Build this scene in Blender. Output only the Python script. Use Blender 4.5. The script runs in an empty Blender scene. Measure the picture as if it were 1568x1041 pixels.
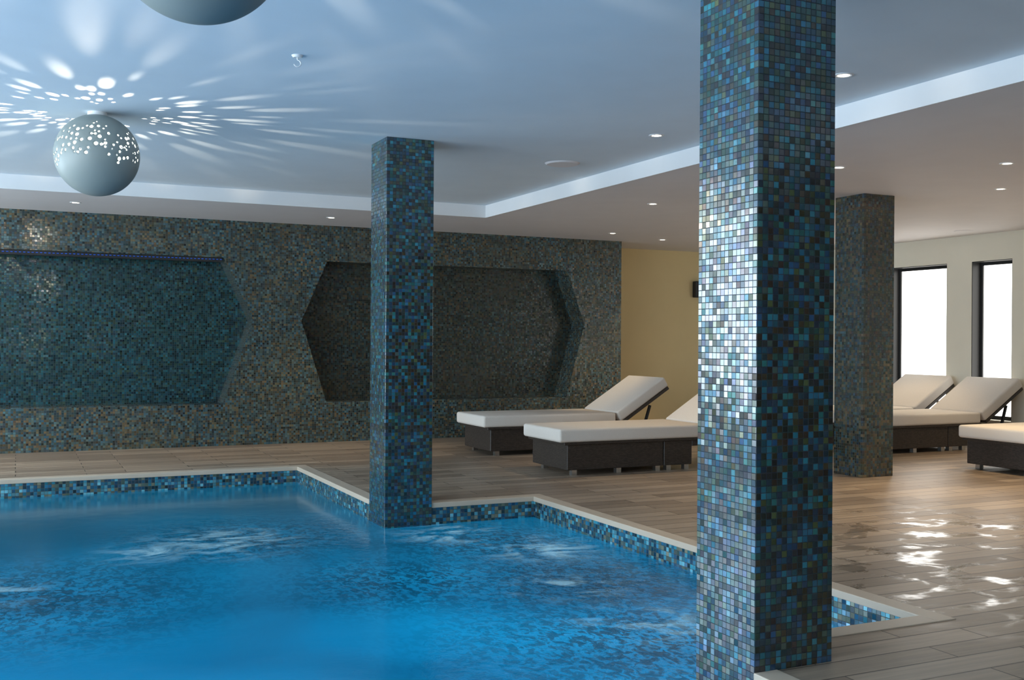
import bpy, bmesh, math, random
from mathutils import Vector, Matrix
random.seed(7)
sc=bpy.context.scene
try:
    sc.view_settings.view_transform='Standard'
except Exception: pass

# ---------------- helpers ----------------
def link(o,parent=None):
    sc.collection.objects.link(o)
    if parent: o.parent=parent
    return o
def empty(name,loc=(0,0,0)):
    e=bpy.data.objects.new(name,None); e.location=loc; e.empty_display_size=.1
    return link(e)
def boxuv(me):
    uv=me.uv_layers.new(name='UVMap') if not me.uv_layers else me.uv_layers[0]
    for p in me.polygons:
        n=p.normal; ax=max(range(3),key=lambda i:abs(n[i]))
        for li in p.loop_indices:
            c=me.vertices[me.loops[li].vertex_index].co
            uv.data[li].uv=((c.y,c.z) if ax==0 else (c.x,c.z) if ax==1 else (c.x,c.y))
def from_bm(name,bm,mat,parent=None,loc=(0,0,0),smooth=False,recalc=True):
    if recalc: bmesh.ops.recalc_face_normals(bm,faces=bm.faces)
    me=bpy.data.meshes.new(name); bm.to_mesh(me); bm.free()
    boxuv(me)
    if isinstance(mat,(list,tuple)):
        for x in mat: me.materials.append(x)
    elif mat: me.materials.append(mat)
    if smooth:
        for p in me.polygons: p.use_smooth=True
    o=bpy.data.objects.new(name,me); o.location=loc
    return link(o,parent)
def addbox(bm,lo,hi,bevel=0,seg=2,rot=None,piv=None):
    r=bmesh.ops.create_cube(bm,size=1); vs=r['verts']
    for v in vs:
        v.co=Vector([lo[i]+(v.co[i]+.5)*(hi[i]-lo[i]) for i in range(3)])
    if bevel:
        es=list({e for v in vs for e in v.link_edges})
        r2=bmesh.ops.bevel(bm,geom=es,offset=bevel,segments=seg,profile=.5,affect='EDGES')
        vs=list({v for f in r2['faces'] for v in f.verts}|{v for v in vs if v.is_valid})
    if rot is not None:
        bmesh.ops.rotate(bm,cent=piv,matrix=rot,verts=vs)
    return vs
def box(name,lo,hi,mat,parent=None,bevel=0,seg=2,smooth=False):
    bm=bmesh.new(); addbox(bm,lo,hi,bevel,seg)
    return from_bm(name,bm,mat,parent,smooth=smooth)
def quads(name,qs,mat,parent=None,recalc=False):
    bm=bmesh.new()
    for q in qs:
        bm.faces.new([bm.verts.new(p) for p in q])
    return from_bm(name,bm,mat,parent,recalc=recalc)

def newmat(name):
    m=bpy.data.materials.new(name); m.use_nodes=True
    nt=m.node_tree; b=nt.nodes['Principled BSDF']
    return m,nt,b
def N(nt,t,**kw):
    n=nt.nodes.new(t)
    for k,v in kw.items(): setattr(n,k,v)
    return n
def math_(nt,op,a,b=None,c=None,clamp=False):
    n=N(nt,'ShaderNodeMath',operation=op); n.use_clamp=clamp
    for i,x in enumerate((a,b,c)):
        if x is None: continue
        if isinstance(x,(int,float)): n.inputs[i].default_value=x
        else: nt.links.new(x,n.inputs[i])
    return n.outputs[0]
def vmath(nt,op,a,b=None,s=None):
    n=N(nt,'ShaderNodeVectorMath',operation=op)
    for i,x in enumerate((a,b)):
        if x is None: continue
        if isinstance(x,(tuple,list)): n.inputs[i].default_value=x
        else: nt.links.new(x,n.inputs[i])
    if s is not None: n.inputs['Scale'].default_value=s
    return n.outputs[0]
def mixc(nt,f,a,b,mode='MIX'):
    n=N(nt,'ShaderNodeMix',data_type='RGBA',blend_type=mode)
    for i,x in ((0,f),(6,a),(7,b)):
        if isinstance(x,(int,float)): n.inputs[i].default_value=x
        elif isinstance(x,(tuple,list)): n.inputs[i].default_value=(*x,1)[:4]
        else: nt.links.new(x,n.inputs[i])
    return n.outputs[2]
def lin(r,g,b):
    f=lambda c:(c/255/12.92 if c/255<=.04045 else ((c/255+.055)/1.055)**2.4)
    return (f(r),f(g),f(b))
def noise(nt,vec,scale,detail=2,rough=.5,dist=0):
    n=N(nt,'ShaderNodeTexNoise'); n.inputs['Scale'].default_value=scale
    n.inputs['Detail'].default_value=detail; n.inputs['Roughness'].default_value=rough
    n.inputs['Distortion'].default_value=dist
    if vec is not None: nt.links.new(vec,n.inputs['Vector'])
    return n.outputs['Fac']
def ramp(nt,f,stops,interp='LINEAR'):
    n=N(nt,'ShaderNodeValToRGB'); cr=n.color_ramp; cr.interpolation=interp
    while len(cr.elements)<len(stops): cr.elements.new(.5)
    for e,(p,c) in zip(cr.elements,stops):
        e.position=p; e.color=(*c,1)
    nt.links.new(f,n.inputs[0]); return n.outputs[0]
def zones(nt,pos,lst,top=1.0):
    tot=None
    for (x,y,z,r) in lst:
        n=N(nt,'ShaderNodeVectorMath',operation='DISTANCE'); nt.links.new(pos,n.inputs[0]); n.inputs[1].default_value=(x,y,z)
        k=N(nt,'ShaderNodeMapRange',interpolation_type='SMOOTHSTEP'); nt.links.new(n.outputs['Value'],k.inputs[0]); k.inputs[1].default_value=0; k.inputs[2].default_value=r; k.inputs[3].default_value=top; k.inputs[4].default_value=0
        tot=k.outputs[0] if tot is None else math_(nt,'MAXIMUM',tot,k.outputs[0])
    return tot
def paint(name,col,rough=.6,spec=.3):
    m,nt,b=newmat(name)
    g=N(nt,'ShaderNodeNewGeometry')
    f=noise(nt,g.outputs['Position'],3,3)
    c=mixc(nt,f,tuple(x*.96 for x in col),tuple(min(1,x*1.04) for x in col))
    nt.links.new(c,b.inputs['Base Color'])
    b.inputs['Roughness'].default_value=rough; b.inputs['Specular IOR Level'].default_value=spec
    return m
def emis(name,col,st):
    m,nt,b=newmat(name)
    b.inputs['Base Color'].default_value=(*col,1)
    b.inputs['Emission Color'].default_value=(*col,1); b.inputs['Emission Strength'].default_value=st
    return m

def mosaic(name,pal,pitch=.02413,grout=(.05,.055,.05),tilt=.10,rough=.2,patch=None,spec=.7,metal=.25,irid=.5,coat=.8,jit=(.9,.55),cior=1.7,crough=.2,pal_patch=.55):
    m,nt,b=newmat(name)
    uv=N(nt,'ShaderNodeUVMap'); 
    s=vmath(nt,'SCALE',uv.outputs[0],s=1/pitch)
    fl=vmath(nt,'FLOOR',s); fr=vmath(nt,'FRACTION',s)
    wn=N(nt,'ShaderNodeTexWhiteNoise',noise_dimensions='3D'); nt.links.new(fl,wn.inputs['Vector'])
    fl2=vmath(nt,'ADD',fl,(17.3,5.1,3.7))
    wn2=N(nt,'ShaderNodeTexWhiteNoise',noise_dimensions='3D'); nt.links.new(fl2,wn2.inputs['Vector'])
    n=len(pal)
    col=ramp(nt,wn.outputs['Value'],[(i/n,c) for i,c in enumerate(pal)],'CONSTANT')
    if patch:
        pf=noise(nt,fl,.03,3,.6)
        pf=math_(nt,'MULTIPLY_ADD',pf,3.5,-1.25,clamp=True)
        col=mixc(nt,math_(nt,'MULTIPLY',pf,pal_patch),col,patch)
    j=math_(nt,'MULTIPLY_ADD',wn2.outputs['Value'],*jit)
    cc=N(nt,'ShaderNodeCombineXYZ'); [nt.links.new(j,cc.inputs[i]) for i in range(3)]
    col=mixc(nt,1.0,col,cc.outputs[0],'MULTIPLY')
    sx=N(nt,'ShaderNodeSeparateXYZ'); nt.links.new(fr,sx.inputs[0])
    ax=math_(nt,'ABSOLUTE',math_(nt,'SUBTRACT',sx.outputs[0],.5)); ay=math_(nt,'ABSOLUTE',math_(nt,'SUBTRACT',sx.outputs[1],.5))
    mx=math_(nt,'MAXIMUM',ax,ay)
    mr=N(nt,'ShaderNodeMapRange'); nt.links.new(mx,mr.inputs[0]); mr.inputs[1].default_value=.42; mr.inputs[2].default_value=.47
    gm=mr.outputs[0]
    col=mixc(nt,gm,col,grout)
    nt.links.new(col,b.inputs['Base Color'])
    nt.links.new(math_(nt,'MULTIPLY_ADD',gm,.6,rough),b.inputs['Roughness'])
    nt.links.new(math_(nt,'MULTIPLY_ADD',gm,-metal,metal),b.inputs['Metallic'])
    b.inputs['Specular IOR Level'].default_value=spec
    tint=mixc(nt,irid,(1,1,1),wn2.outputs['Color']); nt.links.new(tint,b.inputs['Specular Tint'])
    g=N(nt,'ShaderNodeNewGeometry')
    d=vmath(nt,'SUBTRACT',wn.outputs['Color'],(.5,.5,.5)); d=vmath(nt,'SCALE',d,s=tilt*2)
    nr=vmath(nt,'NORMALIZE',vmath(nt,'ADD',g.outputs['Normal'],d))
    bp=N(nt,'ShaderNodeBump'); bp.inputs['Strength'].default_value=.5; bp.inputs['Distance'].default_value=.002
    bp.invert=True
    nt.links.new(gm,bp.inputs['Height']); nt.links.new(nr,bp.inputs['Normal'])
    nt.links.new(bp.outputs[0],b.inputs['Normal'])
    nt.links.new(math_(nt,'MULTIPLY_ADD',gm,-coat,coat),b.inputs['Coat Weight']); b.inputs['Coat Roughness'].default_value=crough; b.inputs['Coat IOR'].default_value=cior
    nt.links.new(nr,b.inputs['Coat Normal'])
    return m

# ---------------- materials ----------------
M_col=mosaic('mosaic_blue',[lin(10,52,66),lin(12,82,98),lin(22,112,128),lin(18,36,38),lin(66,82,46),lin(14,72,108),lin(50,46,28),lin(10,98,126),lin(12,32,34),lin(56,80,72),lin(18,72,66),lin(44,36,26),lin(30,108,106),lin(16,60,84)],grout=(.026,.034,.038),spec=.65,tilt=.05,rough=.25,metal=.2,coat=1.0,cior=1.85,crough=.17,irid=.7,jit=(1.1,.5))
M_colw=mosaic('mosaic_warmlit',[lin(44,60,58),lin(76,74,54),lin(50,80,86),lin(34,38,34),lin(92,82,58),lin(32,62,76),lin(74,60,42),lin(52,64,50)],grout=(.04,.04,.036),spec=.6,tilt=.05,rough=.25,metal=.2)  # column mosaic for the far right column, warm light put into its tile colours
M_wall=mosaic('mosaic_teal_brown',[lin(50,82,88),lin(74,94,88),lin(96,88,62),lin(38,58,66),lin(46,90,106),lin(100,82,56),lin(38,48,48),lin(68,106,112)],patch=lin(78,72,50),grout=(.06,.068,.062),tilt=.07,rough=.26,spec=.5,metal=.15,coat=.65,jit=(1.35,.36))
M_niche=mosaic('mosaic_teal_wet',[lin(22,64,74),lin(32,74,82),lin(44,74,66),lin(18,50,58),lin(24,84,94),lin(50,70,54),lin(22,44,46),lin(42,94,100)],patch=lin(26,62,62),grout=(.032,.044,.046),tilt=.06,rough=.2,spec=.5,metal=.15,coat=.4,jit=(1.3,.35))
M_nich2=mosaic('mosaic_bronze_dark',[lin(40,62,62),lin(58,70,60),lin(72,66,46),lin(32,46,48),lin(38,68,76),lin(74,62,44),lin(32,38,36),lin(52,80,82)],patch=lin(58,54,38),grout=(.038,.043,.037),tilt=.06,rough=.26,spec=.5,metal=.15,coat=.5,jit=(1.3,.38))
M_pool=mosaic('mosaic_pool_band',[lin(40,120,150),lin(20,70,98),lin(100,170,185),lin(74,92,80),lin(30,95,125),lin(120,120,98),lin(30,60,72),lin(60,150,170)],pitch=.028,rough=.15,spec=.8)

M_ceil=paint('ceiling_paint',(.74,.83,.90),.7)
M_lowceil=paint('low_ceiling_paint',(.78,.75,.75),.7)
M_yel=paint('yellow_plaster',lin(232,210,160),.7)
M_beige=paint('beige_plaster',lin(234,228,210),.7)
M_white=paint('white_paint',(.85,.85,.85),.5)
M_dark=paint('dark_frame',(.03,.03,.03),.4)
M_metal,nt_,b_=newmat('brushed_metal'); b_.inputs['Metallic'].default_value=1; b_.inputs['Roughness'].default_value=.3; b_.inputs['Base Color'].default_value=(.6,.6,.6,1)
M_stone=paint('coping_stone',lin(198,182,162),.4,.4)
M_pane=emis('frosted_daylight_pane',(1,.98,.93),3.0)
M_paneL=emis('daylight_pane',(.74,.88,1.0),9.2)
M_bulb=emis('warm_bulb',(1,.85,.62),10)

def floor_mat():
    m,nt,b=newmat('wood_plank_tiles')
    g=N(nt,'ShaderNodeNewGeometry'); pos=g.outputs['Position']
    br=N(nt,'ShaderNodeTexBrick'); nt.links.new(pos,br.inputs['Vector'])
    br.offset=.37; br.inputs['Scale'].default_value=1
    br.inputs['Brick Width'].default_value=.9; br.inputs['Row Height'].default_value=.145
    br.inputs['Mortar Size'].default_value=.004; br.inputs['Mortar Smooth'].default_value=.3; br.inputs['Bias'].default_value=0
    br.inputs['Color1'].default_value=(*lin(188,168,146),1); br.inputs['Color2'].default_value=(*lin(148,130,112),1); br.inputs['Mortar'].default_value=(*lin(72,62,55),1)
    st=vmath(nt,'MULTIPLY',pos,(1.5,28,1)); gn=noise(nt,st,1.2,5,.6,.4)
    gr=ramp(nt,gn,[(.3,(.66,.65,.64)),(.7,(1,1,1))])
    col=mixc(nt,1.0,br.outputs['Color'],gr,'MULTIPLY')
    # puddled, wet zone beside the pool bay
    zz=zones(nt,pos,[(5.0,4.6,0,1.8),(4.5,3.7,0,1.4)],1.0)
    wn=noise(nt,vmath(nt,'MULTIPLY',pos,(1,1.4,1)),3.2,4,.6,.5)
    wet=math_(nt,'MULTIPLY',ramp(nt,wn,[(.52,(0,)*3),(.62,(1,)*3)]),math_(nt,'MULTIPLY',zz,2.0,clamp=True))
    col=mixc(nt,math_(nt,'MULTIPLY',wet,.25),col,lin(96,80,66))
    nt.links.new(col,b.inputs['Base Color'])
    dry=math_(nt,'MULTIPLY_ADD',gn,.2,.29)
    rr=N(nt,'ShaderNodeMix',data_type='FLOAT'); nt.links.new(wet,rr.inputs[0]); nt.links.new(dry,rr.inputs[2]); rr.inputs[3].default_value=.09
    nt.links.new(rr.outputs[0],b.inputs['Roughness']); b.inputs['Specular IOR Level'].default_value=.5
    wob=noise(nt,pos,6,2)
    h=math_(nt,'ADD',math_(nt,'MULTIPLY',br.outputs['Fac'],-1.0),math_(nt,'ADD',math_(nt,'MULTIPLY',gn,.2),math_(nt,'MULTIPLY',wob,1.1)))
    bp=N(nt,'ShaderNodeBump'); bp.inputs['Strength'].default_value=.35; bp.inputs['Distance'].default_value=.006
    nt.links.new(h,bp.inputs['Height']); nt.links.new(bp.outputs[0],b.inputs['Normal'])
    return m
M_floor=floor_mat()

def water_mat():
    m,nt,b=newmat('pool_water')
    g=N(nt,'ShaderNodeNewGeometry'); pos=g.outputs['Position']
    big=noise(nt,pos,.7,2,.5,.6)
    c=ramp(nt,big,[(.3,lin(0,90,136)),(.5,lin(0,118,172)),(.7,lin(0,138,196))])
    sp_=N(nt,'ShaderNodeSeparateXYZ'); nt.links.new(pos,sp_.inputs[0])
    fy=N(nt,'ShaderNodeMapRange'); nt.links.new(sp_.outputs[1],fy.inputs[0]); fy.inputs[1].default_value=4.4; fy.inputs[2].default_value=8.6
    c=mixc(nt,math_(nt,'MULTIPLY',fy.outputs[0],.88),c,lin(4,68,92))  # far end darkened in the colour, in place of the dark reflection there
    rip=zones(nt,pos,[(3.0,5.2,WZ_,1.7),(2.7,4.0,WZ_,1.6),(2.9,6.4,WZ_,1.3),(.0,6.0,WZ_,1.6),(1.4,7.2,WZ_,1.3),(2.0,5.6,WZ_,1.1)],1.2)
    jet=zones(nt,pos,[(1.25,7.15,WZ_,.75),(.75,6.95,WZ_,.45),(2.75,6.85,WZ_,.55),(3.1,6.1,WZ_,.6),(2.75,5.1,WZ_,.45),(2.75,4.3,WZ_,.5),(-.2,6.2,WZ_,.5)],1.15)
    foam=noise(nt,vmath(nt,'MULTIPLY',pos,(1,1.5,1)),3.0,6,.6,1.0)
    f=ramp(nt,foam,[(.46,(0,)*3),(.70,(1,)*3)])
    ff=math_(nt,'MULTIPLY',f,jet,clamp=True)
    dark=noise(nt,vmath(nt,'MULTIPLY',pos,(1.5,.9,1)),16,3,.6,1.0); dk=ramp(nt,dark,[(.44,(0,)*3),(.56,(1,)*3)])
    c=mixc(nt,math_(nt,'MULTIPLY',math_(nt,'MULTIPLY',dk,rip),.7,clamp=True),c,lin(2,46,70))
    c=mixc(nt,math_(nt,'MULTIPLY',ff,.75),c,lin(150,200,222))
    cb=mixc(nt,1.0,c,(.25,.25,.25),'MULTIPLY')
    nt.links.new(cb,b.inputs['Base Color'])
    nt.links.new(c,b.inputs['Emission Color']); b.inputs['Emission Strength'].default_value=.88  # water itself glows, standing in for underwater lights and tinting the ceiling blue
    b.inputs['Roughness'].default_value=.15; b.inputs['IOR'].default_value=1.33
    h=math_(nt,'ADD',math_(nt,'MULTIPLY',noise(nt,pos,2.5,2,.5,.3),.35),math_(nt,'MULTIPLY',noise(nt,pos,16,3,.6,.5),math_(nt,'MULTIPLY_ADD',rip,.8,.02)))
    bp=N(nt,'ShaderNodeBump'); bp.inputs['Strength'].default_value=.4; bp.inputs['Distance'].default_value=.022
    nt.links.new(h,bp.inputs['Height']); nt.links.new(bp.outputs[0],b.inputs['Normal'])
    return m
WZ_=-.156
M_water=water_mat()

def wicker_mat():
    m,nt,b=newmat('dark_wicker')
    uv=N(nt,'ShaderNodeUVMap')
    ck=N(nt,'ShaderNodeTexBrick'); nt.links.new(uv.outputs[0],ck.inputs['Vector'])
    ck.inputs['Scale'].default_value=1; ck.inputs['Brick Width'].default_value=.024; ck.inputs['Row Height'].default_value=.008; ck.inputs['Mortar Size'].default_value=.0012
    ck.inputs['Color1'].default_value=(*lin(84,74,66),1); ck.inputs['Color2'].default_value=(*lin(62,54,48),1); ck.inputs['Mortar'].default_value=(*lin(22,18,17),1)
    nt.links.new(ck.outputs['Color'],b.inputs['Base Color']); b.inputs['Roughness'].default_value=.45
    bp=N(nt,'ShaderNodeBump'); bp.invert=True; bp.inputs['Distance'].default_value=.002; nt.links.new(ck.outputs['Fac'],bp.inputs['Height']); nt.links.new(bp.outputs[0],b.inputs['Normal'])
    return m
M_wick=wicker_mat()
def fabric():
    m,nt,b=newmat('cream_cushion_fabric')
    g=N(nt,'ShaderNodeTexCoord'); f=noise(nt,g.outputs['Object'],160,2)
    f2=noise(nt,g.outputs['Object'],3,3)
    c=mixc(nt,f,lin(218,208,196),lin(236,228,218)); nt.links.new(c,b.inputs['Base Color']); b.inputs['Roughness'].default_value=.85
    bp=N(nt,'ShaderNodeBump'); bp.inputs['Distance'].default_value=.01; bp.inputs['Strength'].default_value=.4
    nt.links.new(f2,bp.inputs['Height']); nt.links.new(bp.outputs[0],b.inputs['Normal'])
    return m
M_fab=fabric()
M_globe=paint('globe_painted_plaster',lin(142,150,146),.45,.5)

# ---------------- dimensions ----------------
X0,X1,Yb,Ybay,Yn=2.40,3.604,9.791,7.225,3.399
XN=2.424; CS=.362; C1Y=3.056; C2Y=7.2
WZ=-.156; YW=12.02; XE=7.278; YY=12.9; XR=10.59; ZL=2.527; ZH=2.658; RX,RY=4.596,10.412
XL=-3.6; YF=-3.0; PXL=-3.0; PYF=.8; T=.25
# ---------------- floor ----------------
def rect(x0,y0,x1,y1,z): return [(x0,y0,z),(x1,y0,z),(x1,y1,z),(x0,y1,z)]
cw=.10
bm=bmesh.new()
for r in [(XL,Yb,XR+.3,YY+.1),(X1,YF,XR+.3,Yb),(XN,YF,X1,Yn),(X0,Ybay,X1,Yb),(XL,YF,PXL,Yb),(PXL,YF,XN,PYF)]:
    addbox(bm,(r[0],r[1],-.03),(r[2],r[3],0))
from_bm('floor',bm,M_floor)
# ---------------- pool ----------------
pool=empty('swimming_pool')
path=[(PXL,PYF),(XN,PYF),(XN,Yn),(X1,Yn),(X1,Ybay),(X0,Ybay),(X0,Yb),(PXL,Yb)]
qs=[]
for i in range(len(path)):
    a=path[i]; c=path[(i+1)%len(path)]
    qs.append([(a[0],a[1],-1.3),(a[0],a[1],-.03),(c[0],c[1],-.03),(c[0],c[1],-1.3)])
quads('basin_wall',qs,M_pool,pool)
quads('basin_bottom',[rect(PXL,PYF,X1,Yb,-1.3)],M_pool,pool)
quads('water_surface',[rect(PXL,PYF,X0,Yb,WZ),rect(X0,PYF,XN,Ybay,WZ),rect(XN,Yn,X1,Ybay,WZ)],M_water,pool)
bm=bmesh.new(); o=.008; z0,z1=-.034,.004
c1x=XN+CS; c2x=X0+CS; c2t=C2Y+CS
for lo,hi in [((PXL-cw,Yb-o),(X0+cw,Yb+cw)),((X0-o,c2t),(X0+cw,Yb-o)),((c2x,Ybay-o),(X1+cw,Ybay+cw)),((X1-o,Yn-cw),(X1+cw,Ybay-o)),((c1x,Yn-cw),(X1-o,Yn+o)),((XN-o,PYF-cw),(XN+cw,C1Y)),((PXL-cw,PYF-cw),(XN-o,PYF+o)),((PXL-cw,PYF+o),(PXL+o,Yb-o))]:
    addbox(bm,(lo[0],lo[1],z0),(hi[0],hi[1],z1),.004,2)
from_bm('coping',bm,M_stone,pool)
# ---------------- ceilings ----------------
box('ceiling',(XL,YF,ZH),(RX+.1,RY+.1,ZH+.1),M_ceil)
bm=bmesh.new()
addbox(bm,(RX+.001,YF,ZL),(XR+.3,RY,ZL+.3)); addbox(bm,(XL,RY+.001,ZL),(XR+.3,YY+.1,ZL+.3))
from_bm('ceiling_lower',bm,M_lowceil)
bm=bmesh.new()
addbox(bm,(RX-.012,YF,ZL-.002),(RX,RY,ZH)); addbox(bm,(XL,RY-.012,ZL-.002),(RX,RY,ZH))
from_bm('trim_1',bm,M_white)
# ---------------- back mosaic wall with hexagonal niches ----------------
zb,zm,zt=.47,1.41,2.11; dep=.34
hexes=[(-1.29,-.95,2.10,2.43),(2.98,3.28,6.46,6.72)]
qs=[]
def wq(x0,x1,x2,x3,za,zb_): qs.append([(x0,YW,za),(x1,YW,za),(x2,YW,zb_),(x3,YW,zb_)])
wq(XL,XE,XE,XL,0,zb); wq(XL,XE,XE,XL,zt,ZL)
(a0,a1,a2,a3),(b0,b1,b2,b3)=hexes
wq(XL,a1,a0,XL,zb,zm); wq(XL,a0,a1,XL,zm,zt)
wq(a2,b1,b0,a3,zb,zm); wq(a3,b0,b1,a2,zm,zt)
wq(b2,XE,XE,b3,zb,zm); wq(b3,XE,XE,b2,zm,zt)
nqs=[]
for k,(h0,h1,h2,h3) in enumerate(hexes):
    pts=[(h1,zb),(h2,zb),(h3,zm),(h2,zt),(h1,zt),(h0,zm)]
    for i in range(6):
        p,q=pts[i],pts[(i+1)%6]
        qs.append([(p[0],YW,p[1]),(p[0],YW+dep,p[1]),(q[0],YW+dep,q[1]),(q[0],YW,q[1])])
    nqs.append([(x,YW+dep,z) for x,z in pts])
qs.append([(XE,YW,0),(XE,YY,0),(XE,YY,ZL),(XE,YW,ZL)])
bm=bmesh.new()
for q in qs: bm.faces.new([bm.verts.new(p) for p in q])
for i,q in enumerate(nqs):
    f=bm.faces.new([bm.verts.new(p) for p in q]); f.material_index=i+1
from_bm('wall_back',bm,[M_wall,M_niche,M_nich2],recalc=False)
# thin blue light line in left niche head
M_led=emis('blue_led',lin(20,80,190),.35)
led=empty('led_strip_light'); box('rail',(-.93,YW+.03,zt-.05),(2.08,YW+.12,zt-.002),M_dark,led)
bm=bmesh.new()
for i in range(75):
    x=-.9+i*.04; addbox(bm,(x,YW+.026,zt-.026),(x+.022,YW+.031,zt-.019))
from_bm('diodes',bm,M_led,led)
# ---------------- other walls ----------------
quads('wall_yellow',[[(XE,YY,0),(XR+.1,YY,0),(XR+.1,YY,ZL+.1),(XE,YY,ZL+.1)]],M_yel)
def wall_x(name,x,y0,y1,z1,wins,mat,thick):
    bm=bmesh.new(); xa,xb=min(x,x+thick),max(x,x+thick)
    y=y0
    for (ya,yb_,za,zb_) in sorted(wins):
        addbox(bm,(xa,y,0),(xb,ya,z1)); addbox(bm,(xa,ya,0),(xb,yb_,za)); addbox(bm,(xa,ya,zb_),(xb,yb_,z1)); y=yb_
    addbox(bm,(xa,y,0),(xb,y1,z1))
    return from_bm(name,bm,mat)
winR=[(8.66,9.24,.28,2.2),(9.62,10.56,.28,2.2),(5.2,6.1,.28,2.2)]  # third opening is out of view, added for floor reflections; also lights a lounger
wall_x('wall_right',XR,YF,YY+.1,ZL+.1,winR,M_beige,.3)
winL=[(-1.5,1.0,.3,2.5),(1.6,4.4,.3,2.5),(5.0,7.8,.3,2.5),(8.3,11.9,.5,2.5)]
wall_x('wall_left',XL,YF,YY+.1,ZH+.1,winL,M_beige,-.3)
M_front=paint('taupe_plaster',lin(150,138,124),.8)
box('wall_front',(XL-.3,YF-.2,0),(XR+.3,YF,ZH+.1),M_front)
def window(name,x,w,pane,sgn):
    ya,yb_,za,zb_=w; e=empty(name)
    xa=x+sgn*.14; fw=.045
    bm=bmesh.new()
    l,r=sorted((xa,xa+sgn*.05))
    addbox(bm,(l,ya,za),(r,ya+fw,zb_)); addbox(bm,(l,yb_-fw,za),(r,yb_,zb_)); addbox(bm,(l,ya+fw,za),(r,yb_-fw,za+fw)); addbox(bm,(l,ya+fw,zb_-fw),(r,yb_-fw,zb_))
    l2,r2=sorted((x+sgn*.005,xa)); tt=.008
    addbox(bm,(l2,yb_-tt,za),(r2,yb_,zb_)); addbox(bm,(l2,ya,za),(r2,ya+tt,zb_)); addbox(bm,(l2,ya,zb_-tt),(r2,yb_,zb_))
    from_bm('frame',bm,M_dark,e)
    l3,r3=sorted((xa+sgn*.02,xa+sgn*.035))
    box('pane',(l3,ya+fw,za+fw),(r3,yb_-fw,zb_-fw),pane,e)
for i,w in enumerate(winR): window('window_%d'%(i+1),XR,w,M_pane,1)
for i,w in enumerate(winL): window('window_%d'%(i+4),XL,w,M_paneL,-1)
# ---------------- columns ----------------
def column(x,y,z0,z1,mat,name='mosaic_column'):
    s=CS
    bm=bmesh.new(); addbox(bm,(0,0,z0),(s,s,z1),.003,1)
    return from_bm(name,bm,mat,None,loc=(x,y,0))
column(XN-.003,C1Y,-1.3,ZH,M_col)
column(X0-.003,C2Y,-1.3,ZH,M_col)
column(6.80,7.10,0,ZL,M_colw)
# ---------------- sun loungers ----------------
def lounger(x,y,ang=32):
    e=empty('sun_lounger',(x,y,0)); W=.75
    bm=bmesh.new(); addbox(bm,(0,0,.30),(1.58,W,.42),.024,4)
    from_bm('seat_cushion',bm,M_fab,e,smooth=True)
    R=Matrix.Rotation(-math.radians(ang),3,'Y')
    bm=bmesh.new(); addbox(bm,(1.585,0,.30),(2.31,W,.42),.024,4,R,Vector((1.58,0,.42)))
    from_bm('back_cushion',bm,M_fab,e,smooth=True)
    bm=bmesh.new(); addbox(bm,(.09,.03,.05),(1.10,W-.03,.285),.006,1); addbox(bm,(1.108,.03,.05),(1.42,W-.03,.285),.006,1)
    addbox(bm,(.05,.01,.275),(1.6,W-.01,.302),.004,1)
    addbox(bm,(1.60,.01,.262),(2.30,W-.01,.298),.004,1,R,Vector((1.58,0,.42)))
    addbox(bm,(1.42,.03,.22),(1.58,W-.03,.29),.004,1)
    from_bm('wicker_base',bm,M_wick,e)
    bm=bmesh.new()
    for fx in (.16,.62,1.04,1.16,1.36):
        for fy in (.07,W-.12): addbox(bm,(fx,fy,0),(fx+.05,fy+.05,.052))
    from_bm('feet',bm,M_metal,e)
    bm=bmesh.new()
    for fy in (.05,W-.08):
        addbox(bm,(1.56,fy,.235),(1.98,fy+.025,.255))
        addbox(bm,(1.96,fy,.235),(1.985,fy+.025,.50),0,2,Matrix.Rotation(math.radians(18),3,'Y'),Vector((1.97,fy,.245)))
    from_bm('back_support',bm,M_dark,e)
    return e
lounger(4.33,8.17); lounger(4.35,9.88); lounger(8.27,8.45); lounger(8.27,9.43); lounger(8.17,6.53)
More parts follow.
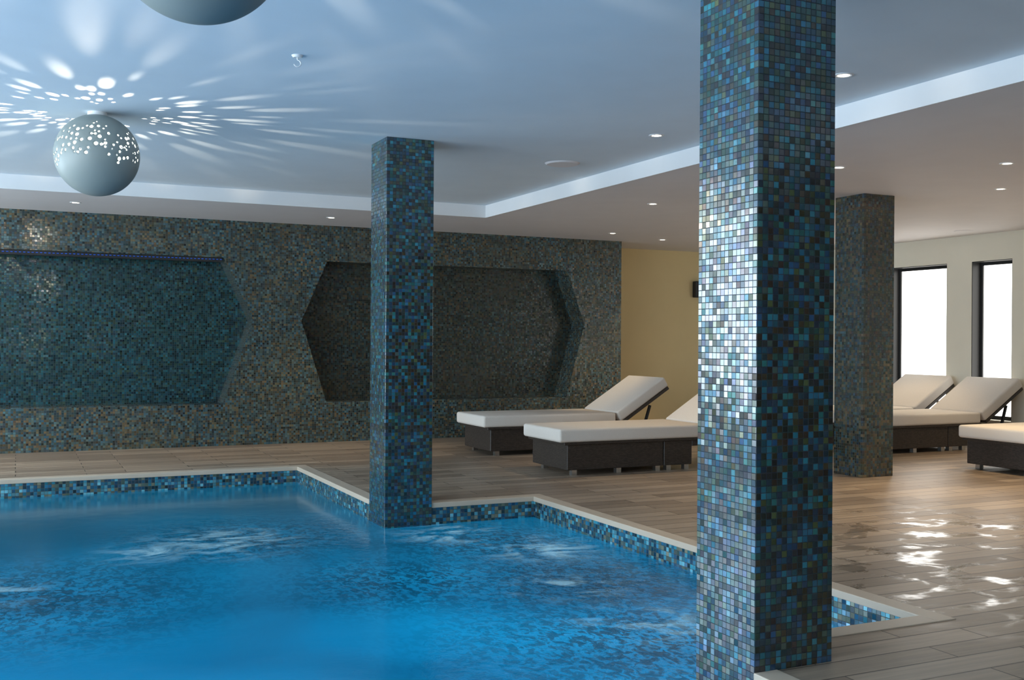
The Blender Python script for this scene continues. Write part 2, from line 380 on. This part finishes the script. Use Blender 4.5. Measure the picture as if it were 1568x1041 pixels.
# ---------------- perforated globes ----------------
def globe_mesh():
    bm=bmesh.new(); R=.262
    bmesh.ops.create_icosphere(bm,subdivisions=6,radius=1)
    rnd=random.Random(11); holes=[]
    def add(az,el,r):
        a,e=math.radians(az),math.radians(el)
        d=Vector((math.cos(e)*math.cos(a),math.cos(e)*math.sin(a),math.sin(e)))
        for (q,s) in holes:
            if math.degrees(d.angle(q))<r+s+.9: return False
        holes.append((d,r)); return True
    add(95,8.5,3.8); add(57,11,3.2); add(20,9,3.2); add(140,12,3.0)
    tries=0
    while len(holes)<210 and tries<9000:
        tries+=1
        az=rnd.uniform(0,360)
        ph=math.sin(math.radians(az*3+40))*.5+math.sin(math.radians(az*7))*.4
        el=rnd.uniform(-22,52)
        lo=-9+12*ph; hi=34+14*ph
        if not(lo<el<hi): continue
        add(az,el,rnd.choice([1.4,1.6,1.9,2.2,2.6]))
    import numpy as np
    bm.faces.ensure_lookup_table()
    fc=np.array([f.calc_center_median().normalized()[:] for f in bm.faces])
    kill=set(); 
    for d,r in holes:
        ids=np.where(fc@np.array(d[:])>math.cos(math.radians(r)))[0]; kill.update(ids.tolist())
    fl=list(bm.faces); bmesh.ops.delete(bm,geom=[fl[i] for i in kill],context='FACES')
    bv=[v for v in bm.verts if any(e.is_boundary for e in v.link_edges)]
    for v in bv:
        best=min(holes,key=lambda h:abs(math.degrees(v.co.angle(h[0]))-h[1]))
        d,r=best; t=v.co.normalized(); perp=(t-d*t.dot(d))
        if perp.length>1e-6:
            perp.normalize(); v.co=d*math.cos(math.radians(r))+perp*math.sin(math.radians(r))
    for v in bm.verts: v.co*=R
    me=bpy.data.meshes.new('shell'); bm.to_mesh(me); bm.free(); me.materials.append(M_globe)
    for p in me.polygons: p.use_smooth=True
    return me
GM=globe_mesh()
for (x,y,z) in [(.468,7.30,2.38),(.475,3.17,2.388)]:
    e=empty('pendant_globe_lamp',(x,y,z))
    o=link(bpy.data.objects.new('shell',GM),e)
    so=o.modifiers.new('s','SOLIDIFY'); so.thickness=.004
    bm=bmesh.new(); bmesh.ops.create_cone(bm,cap_ends=True,segments=32,radius1=.06,radius2=.06,depth=ZH-z-.25)
    from_bm('ceiling_mount',bm,M_white,e,loc=(0,0,(ZH-z+.25)/2),smooth=False)
    l=bpy.data.lights.new('bulb','POINT'); l.energy=85; l.color=(1,.88,.7); l.shadow_soft_size=.007
    link(bpy.data.objects.new('bulb',l),e)
# ---------------- downlights ----------------
def downlight(x,y,z,en=14):
    e=empty('recessed_downlight',(x,y,z))
    bm=bmesh.new()
    prof=[(.034,.0),(.034,-.004),(.048,-.005),(.055,-.001),(.055,.0)]
    seg=32; rings=[[bm.verts.new((r*math.cos(2*math.pi*i/seg),r*math.sin(2*math.pi*i/seg),h)) for i in range(seg)] for r,h in prof]
    for a,b2 in zip(rings,rings[1:]):
        for i in range(seg): bm.faces.new((a[i],a[(i+1)%seg],b2[(i+1)%seg],b2[i]))
    from_bm('trim_ring',bm,M_white,e,smooth=True)
    bm=bmesh.new(); bmesh.ops.create_circle(bm,cap_ends=True,segments=32,radius=.034)
    from_bm('bulb',bm,M_bulb,e,loc=(0,0,-.002),recalc=False)
    l=bpy.data.lights.new('lamp','SPOT'); l.energy=en; l.color=(1,.76,.46); l.spot_size=math.radians(75); l.spot_blend=.6; l.shadow_soft_size=.03
    link(bpy.data.objects.new('lamp',l),e).location=(0,0,-.02)
for x,y,en in [(.52,11.16,55),(3.10,11.2,65),(6.63,11.16,65),(7.62,11.56,60),(5.55,8.59,60),(6.59,5.44,95),(7.63,6.36,140),(5.63,6.14,60),(9.3,9.6,60),(9.3,7.2,100),(5.6,4.2,40),(-1.6,11.16,55)]:
    downlight(x,y,ZL,en)
for x,y in [(4.09,6.29),(4.07,4.41)]: downlight(x,y,ZH,40)
# speaker grille
e=empty('ceiling_speaker',(4.05,7.63,ZH))
bm=bmesh.new(); bmesh.ops.create_cone(bm,cap_ends=True,segments=48,radius1=.13,radius2=.145,depth=.012)
from_bm('grille',bm,M_lowceil,e,loc=(0,0,-.006))
bm=bmesh.new(); bmesh.ops.create_cone(bm,cap_ends=True,segments=48,radius1=.10,radius2=.115,depth=.008)
from_bm('vent_disc',bm,M_lowceil,empty('ceiling_vent',(10.1,8.93,ZL)),loc=(0,0,-.004))
# sprinkler / hook
e=empty('ceiling_hook',(1.30,5.36,ZH))
bm=bmesh.new(); bmesh.ops.create_cone(bm,cap_ends=True,segments=24,radius1=.022,radius2=.03,depth=.012); from_bm('plate',bm,M_white,e,loc=(0,0,-.006))
cu=bpy.data.curves.new('hook','CURVE'); cu.dimensions='3D'; cu.bevel_depth=.0035; sp=cu.splines.new('POLY')
pts=[(0,0,-.01)]+[(.018*math.sin(t),0,-.022-.018*(1-math.cos(t))) for t in [i*math.pi*1.4/10 for i in range(11)]]
sp.points.add(len(pts)-1)
for p,q in zip(sp.points,pts): p.co=(*q,1)
cu.materials.append(M_white); link(bpy.data.objects.new('hook',cu),e)
# wall sconce on yellow wall
e=empty('wall_sconce',(9.12,YY,1.97))
bm=bmesh.new(); addbox(bm,(-.09,-.10,-.12),(.09,0,.12),.015,3); from_bm('shade',bm,M_dark,e)

# ---------------- light ----------------
w=bpy.data.worlds.new('w'); sc.world=w; w.use_nodes=True
w.node_tree.nodes['Background'].inputs[0].default_value=(.6,.75,1,1); w.node_tree.nodes['Background'].inputs[1].default_value=.3

# ---------------- camera ----------------
ya,p,r=math.radians(25.273),math.radians(-.085),math.radians(.365)
F=Vector((math.sin(ya)*math.cos(p),math.cos(ya)*math.cos(p),math.sin(p)))
Rr=Vector((math.cos(ya),-math.sin(ya),0)); U=Rr.cross(F)
R2=Rr*math.cos(r)+U*math.sin(r); U2=-Rr*math.sin(r)+U*math.cos(r)
cam=bpy.data.cameras.new('camera'); co=bpy.data.objects.new('camera',cam); link(co)
m=Matrix((R2,U2,-F)).transposed().to_4x4(); m.translation=Vector((0,0,1.2)); co.matrix_world=m
cam.sensor_width=36; cam.lens=36*1608.04/1568; cam.shift_y=3.1/1568; cam.clip_start=.05
sc.camera=co
